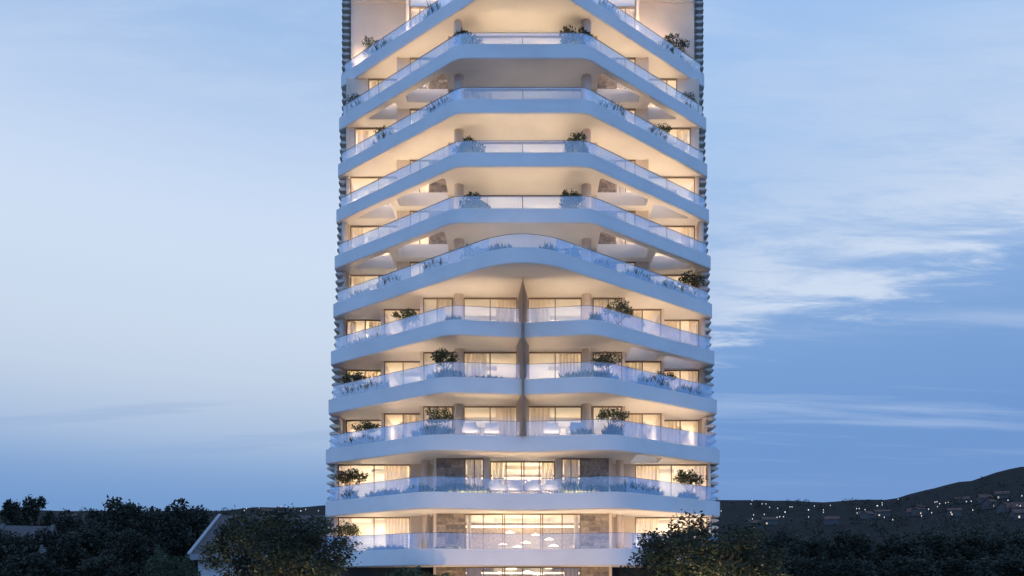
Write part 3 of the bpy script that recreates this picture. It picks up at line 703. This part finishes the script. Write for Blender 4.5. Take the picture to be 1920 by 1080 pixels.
for i, (px, ty_, hw, d, kd, lab) in enumerate(TREES):
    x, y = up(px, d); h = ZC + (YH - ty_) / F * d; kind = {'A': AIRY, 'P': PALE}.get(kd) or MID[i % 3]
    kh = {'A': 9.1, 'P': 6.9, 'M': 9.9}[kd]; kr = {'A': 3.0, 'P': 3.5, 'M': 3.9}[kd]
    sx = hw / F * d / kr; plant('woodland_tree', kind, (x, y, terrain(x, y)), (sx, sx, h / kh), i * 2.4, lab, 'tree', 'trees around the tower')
# far woods covering the foot of the hills: one mass
rg = np.random.default_rng(5); cc, rr = [], []
for _ in range(2600):
    px = rg.uniform(-250, 2150); d = rg.uniform(125, 420) if rg.random() < .7 else rg.uniform(420, 860)
    if 560 < px < 1400 and rg.random() < .75: continue
    x, y = up(px, d); s = rg.uniform(2.2, 4.6); z = terrain(x, y)
    cc.append((x, y, z + s * .7)); rr.append(s)
me = leaf_mesh('woodland', cc, rr, 90000, .75, 9, 'leaf_far', flat=1.0, shell=.7)
tag(link('woodland', me), 'dark distant woods covering the foot of the hills', 'woods', kind='stuff')

# ------------------------------------------------------------------ houses
def house(name, loc, w, dep, eave, ridge, label, rz=0, over=.5, mats=('house_wall', 'roof_tile', 'house_trim'), chim=True, group=None, lit=False):
    o = empty(name, loc, rz); wm, rm, tm = mats
    b = MB(); b.box(-w / 2, w / 2, 0, dep, -.5, eave)
    k = len(b.v); b.v += [(-w / 2, 0, eave), (-w / 2, dep, eave), (-w / 2, dep / 2, ridge - .1), (w / 2, 0, eave), (w / 2, dep, eave), (w / 2, dep / 2, ridge - .1)]
    b.f += [(k, k + 1, k + 2), (k + 3, k + 5, k + 4), (k, k + 2, k + 5, k + 3), (k + 1, k + 4, k + 5, k + 2)]
    b.build('wall', wm, o)
    sl = (ridge - eave) / (dep / 2); r = MB(); e = over
    for s in (0, 1):
        y0, y1 = (-e, dep / 2) if s == 0 else (dep + e, dep / 2); z0 = eave - sl * e; q = len(r.v)
        r.v += [(-w / 2 - e, y0, z0), (w / 2 + e, y0, z0), (w / 2 + e, y1, ridge), (-w / 2 - e, y1, ridge)]; r.v += [(a, b_, c + .18) for a, b_, c in r.v[q:q + 4]]
        r.f += [tuple(q + i for i in t) for t in ((0, 3, 2, 1), (4, 5, 6, 7), (0, 1, 5, 4), (1, 2, 6, 5), (2, 3, 7, 6), (3, 0, 4, 7))]
    roof = r.build('roof', rm, o)
    if tm:
        for s in (-1, 1):
            for y0 in (-e, dep + e):
                t = MB(); x0 = s * (w / 2 + e); z0 = eave - sl * e; q = 0
                t.v = [(x0 - .12 + a, y, z + c) for y, z in ((y0, z0), (dep / 2, ridge)) for a in (0, .3) for c in (-.12, .32)]
                t.f = [(0, 1, 3, 2), (4, 6, 7, 5), (0, 2, 6, 4), (1, 5, 7, 3), (0, 4, 5, 1), (2, 3, 7, 6)]; t.build('verge_board', tm, o)
        MB().box(-w / 2 - e + .2, w / 2 + e - .2, -e - .14, -e + .01, eave - sl * e - .28, eave - sl * e + .24).build('gutter_board', tm, o)
    if chim: MB().box(w * .18, w * .18 + .7, dep * .45, dep * .45 + .7, ridge - .6, ridge + .9).build('chimney', wm, roof)
    fw = MB().box(-w * .28, -w * .28 + max(.9, w * .1), -.04, .03, .9, min(2.2, eave - .3)).build('window', 'far_window' if lit else 'dark_facade', o)
    tag(o, label, 'house', group); return o
x, y = up(353, 70); wd = 15
house('villa', (x + wd / 2 + .6, y + .6, 0), wd, 13.2, 4.75, 8.5, 'white villa with pale edged grey roof between left woods and garden tree', over=.6)
x, y = up(560, 96); house('villa', (x, y, 0), 9, 8, 6.6, 8.9, 'white gabled house peeping above the left garden tree', rz=R(78))
x, y = up(480, 120); house('villa', (x, y, 0), 10, 8, 8.4, 10.6, 'pale house half hidden behind the left garden tree, below the ridge')
x, y = up(30, 66); house('villa', (x, y, 0), 3.0, 7, 4.2, 6.9, 'grey roofed house showing its slope among the far left trees', rz=R(18), over=.4, mats=('far_wall', 'roof_tile', 'far_wall'), chim=False)
HH = [(115, 977), (135, 976), (160, 972), (340, 980), (1620, 972), (1634, 973), (1655, 969), (1712, 967), (1730, 966), (1732, 959), (1805, 945), (1850, 942), (1878, 936), (1866, 952), (1895, 960), (1910, 960), (1918, 974), (1560, 984), (1790, 968), (1444, 985), (1420, 992), (525, 962), (500, 964), (545, 964)]
NW = 'first second third fourth fifth sixth seventh eighth ninth tenth eleventh twelfth thirteenth fourteenth fifteenth sixteenth seventeenth eighteenth nineteenth'.split()
TENS = {20: 'twent', 30: 'thirt', 40: 'fort', 50: 'fift'}
def nth(n):
    if n < 20: return NW[n - 1]
    t, u = n // 10 * 10, n % 10; return TENS[t] + ('ieth' if u == 0 else 'y-' + NW[u - 1])
def rank(px, allpx): return nth(1 + sum(1 for q in allpx if (q < 900) == (px < 900) and abs(q - 980) < abs(px - 980)))
for i, (px, py) in enumerate(HH):
    x, y, z = hill_point(px, py); rnd = random.Random(i)
    side = 'left' if px < 900 else 'right'
    lab = f'tiny pale house on the dark slope {side} of the tower, {rank(px, [h[0] for h in HH])} from the tower'
    house('hillside_house', (x, y, z - .3), rnd.uniform(7, 13), 7, rnd.uniform(3.4, 5), rnd.uniform(5.8, 7), lab, rz=rnd.uniform(-.7, .7), mats=('far_wall', 'far_roof', None), chim=False, group=f'tiny houses on the slope {side} of the tower', lit=rnd.random() < .5)
LAMPS = [(1408, 952), (1429, 952), (1436, 952), (1443, 959), (1410, 945), (1458, 961), (1472, 969, 2), (1481, 958), (1485, 958), (1516, 964, 2), (1527, 956), (1516, 979), (1462, 979), (1457, 980), (1469, 979), (1433, 974), (1413, 975), (1411, 984), (1352, 967),
         (1544, 964), (1544, 969), (1557, 955), (1606, 962), (1611, 962), (1645, 956, 2.2), (1654, 954), (1654, 950), (1684, 943), (1622, 964), (1753, 950), (1757, 950), (1762, 954), (1758, 960), (1773, 952), (1778, 952), (1812, 950), (1821, 950), (1824, 968), (1741, 965), (1747, 972), (1728, 979), (1658, 980), (1674, 985), (1783, 973), (1890, 949), (1898, 955), (1907, 961), (1913, 961), (1916, 941), (1607, 971),
         (521, 957), (527, 957), (553, 962), (564, 965, 1.4), (573, 962), (458, 964), (462, 960), (486, 960), (597, 965)]
lm_p = MB().tube((0, 0, 0), (0, 0, 5), .12, .08, 5); lm_h = MB().lathe([(.01, -.5), (.35, -.35), (.5, 0), (.35, .35), (.01, .5)], (0, 0, 5.3), 8)
pm = bpy.data.meshes.new('pole'); pm.from_pydata(lm_p.v, [], lm_p.f); pm.materials.append(MATS['lamp_pole'])
hm = bpy.data.meshes.new('lamp_head'); hm.from_pydata(lm_h.v, [], lm_h.f); hm.materials.append(MATS['far_lamp'])
BIGL = {1472: 'bright white lamp on the hillside just right of the garden tree', 1516: 'second bright lamp on the hillside right of the garden tree', 1645: 'brightest white lamp on the hillside at the foot of the rising hill', 564: 'brightest lamp on the low ridge left of the tower'}
for i, q in enumerate(LAMPS):
    px, py = q[:2]; s = q[2] if len(q) > 2 else 1
    x, y, z = hill_point(px, py + 3); sc_ = s * y / 1250
    o = empty('street_lamp', (x, y, z - .1)); link('pole', pm, o); h = link('lamp_head', hm, o); h.scale = (sc_, sc_, 1); h.location = (0, 0, 0)
    big = BIGL.get(px) if s > 1 else None
    tag(o, big or f"tiny white lamp on the dark {'ridge left' if px < 900 else 'hillside right'} of the tower, {rank(px + py * .001, [l[0] + l[1] * .001 for l in LAMPS])} from the tower", 'street lamp', 'street lamps on the left ridge' if px < 900 else 'street lamps on the right hillside')

# ------------------------------------------------------------------ garden lamps under the trees
def spot(loc, power, tgt, ang=120, color=(1, .78, .48)):
    d = bpy.data.lights.new('garden_lamp', 'SPOT'); d.energy = power; d.color = color; d.spot_size = R(ang); d.spot_blend = .8; d.shadow_soft_size = .15
    o = bpy.data.objects.new('garden_lamp', d); COL.objects.link(o); o.location = loc
    o.rotation_euler = (Vector(tgt) - Vector(loc)).to_track_quat('-Z', 'Y').to_euler(); return o
for px, dd in ((470, 36), (560, 35.2), (600, 37), (1290, 35), (1350, 34.6), (1420, 36)):
    x, y = up(px, dd); spot((x, y, .25), 520, (x, y + 1.2, 4))
for x in (-3, 0, 3): spot((x, 41, .2), 400, (x, 48, 5), 120, (1, .58, .20))
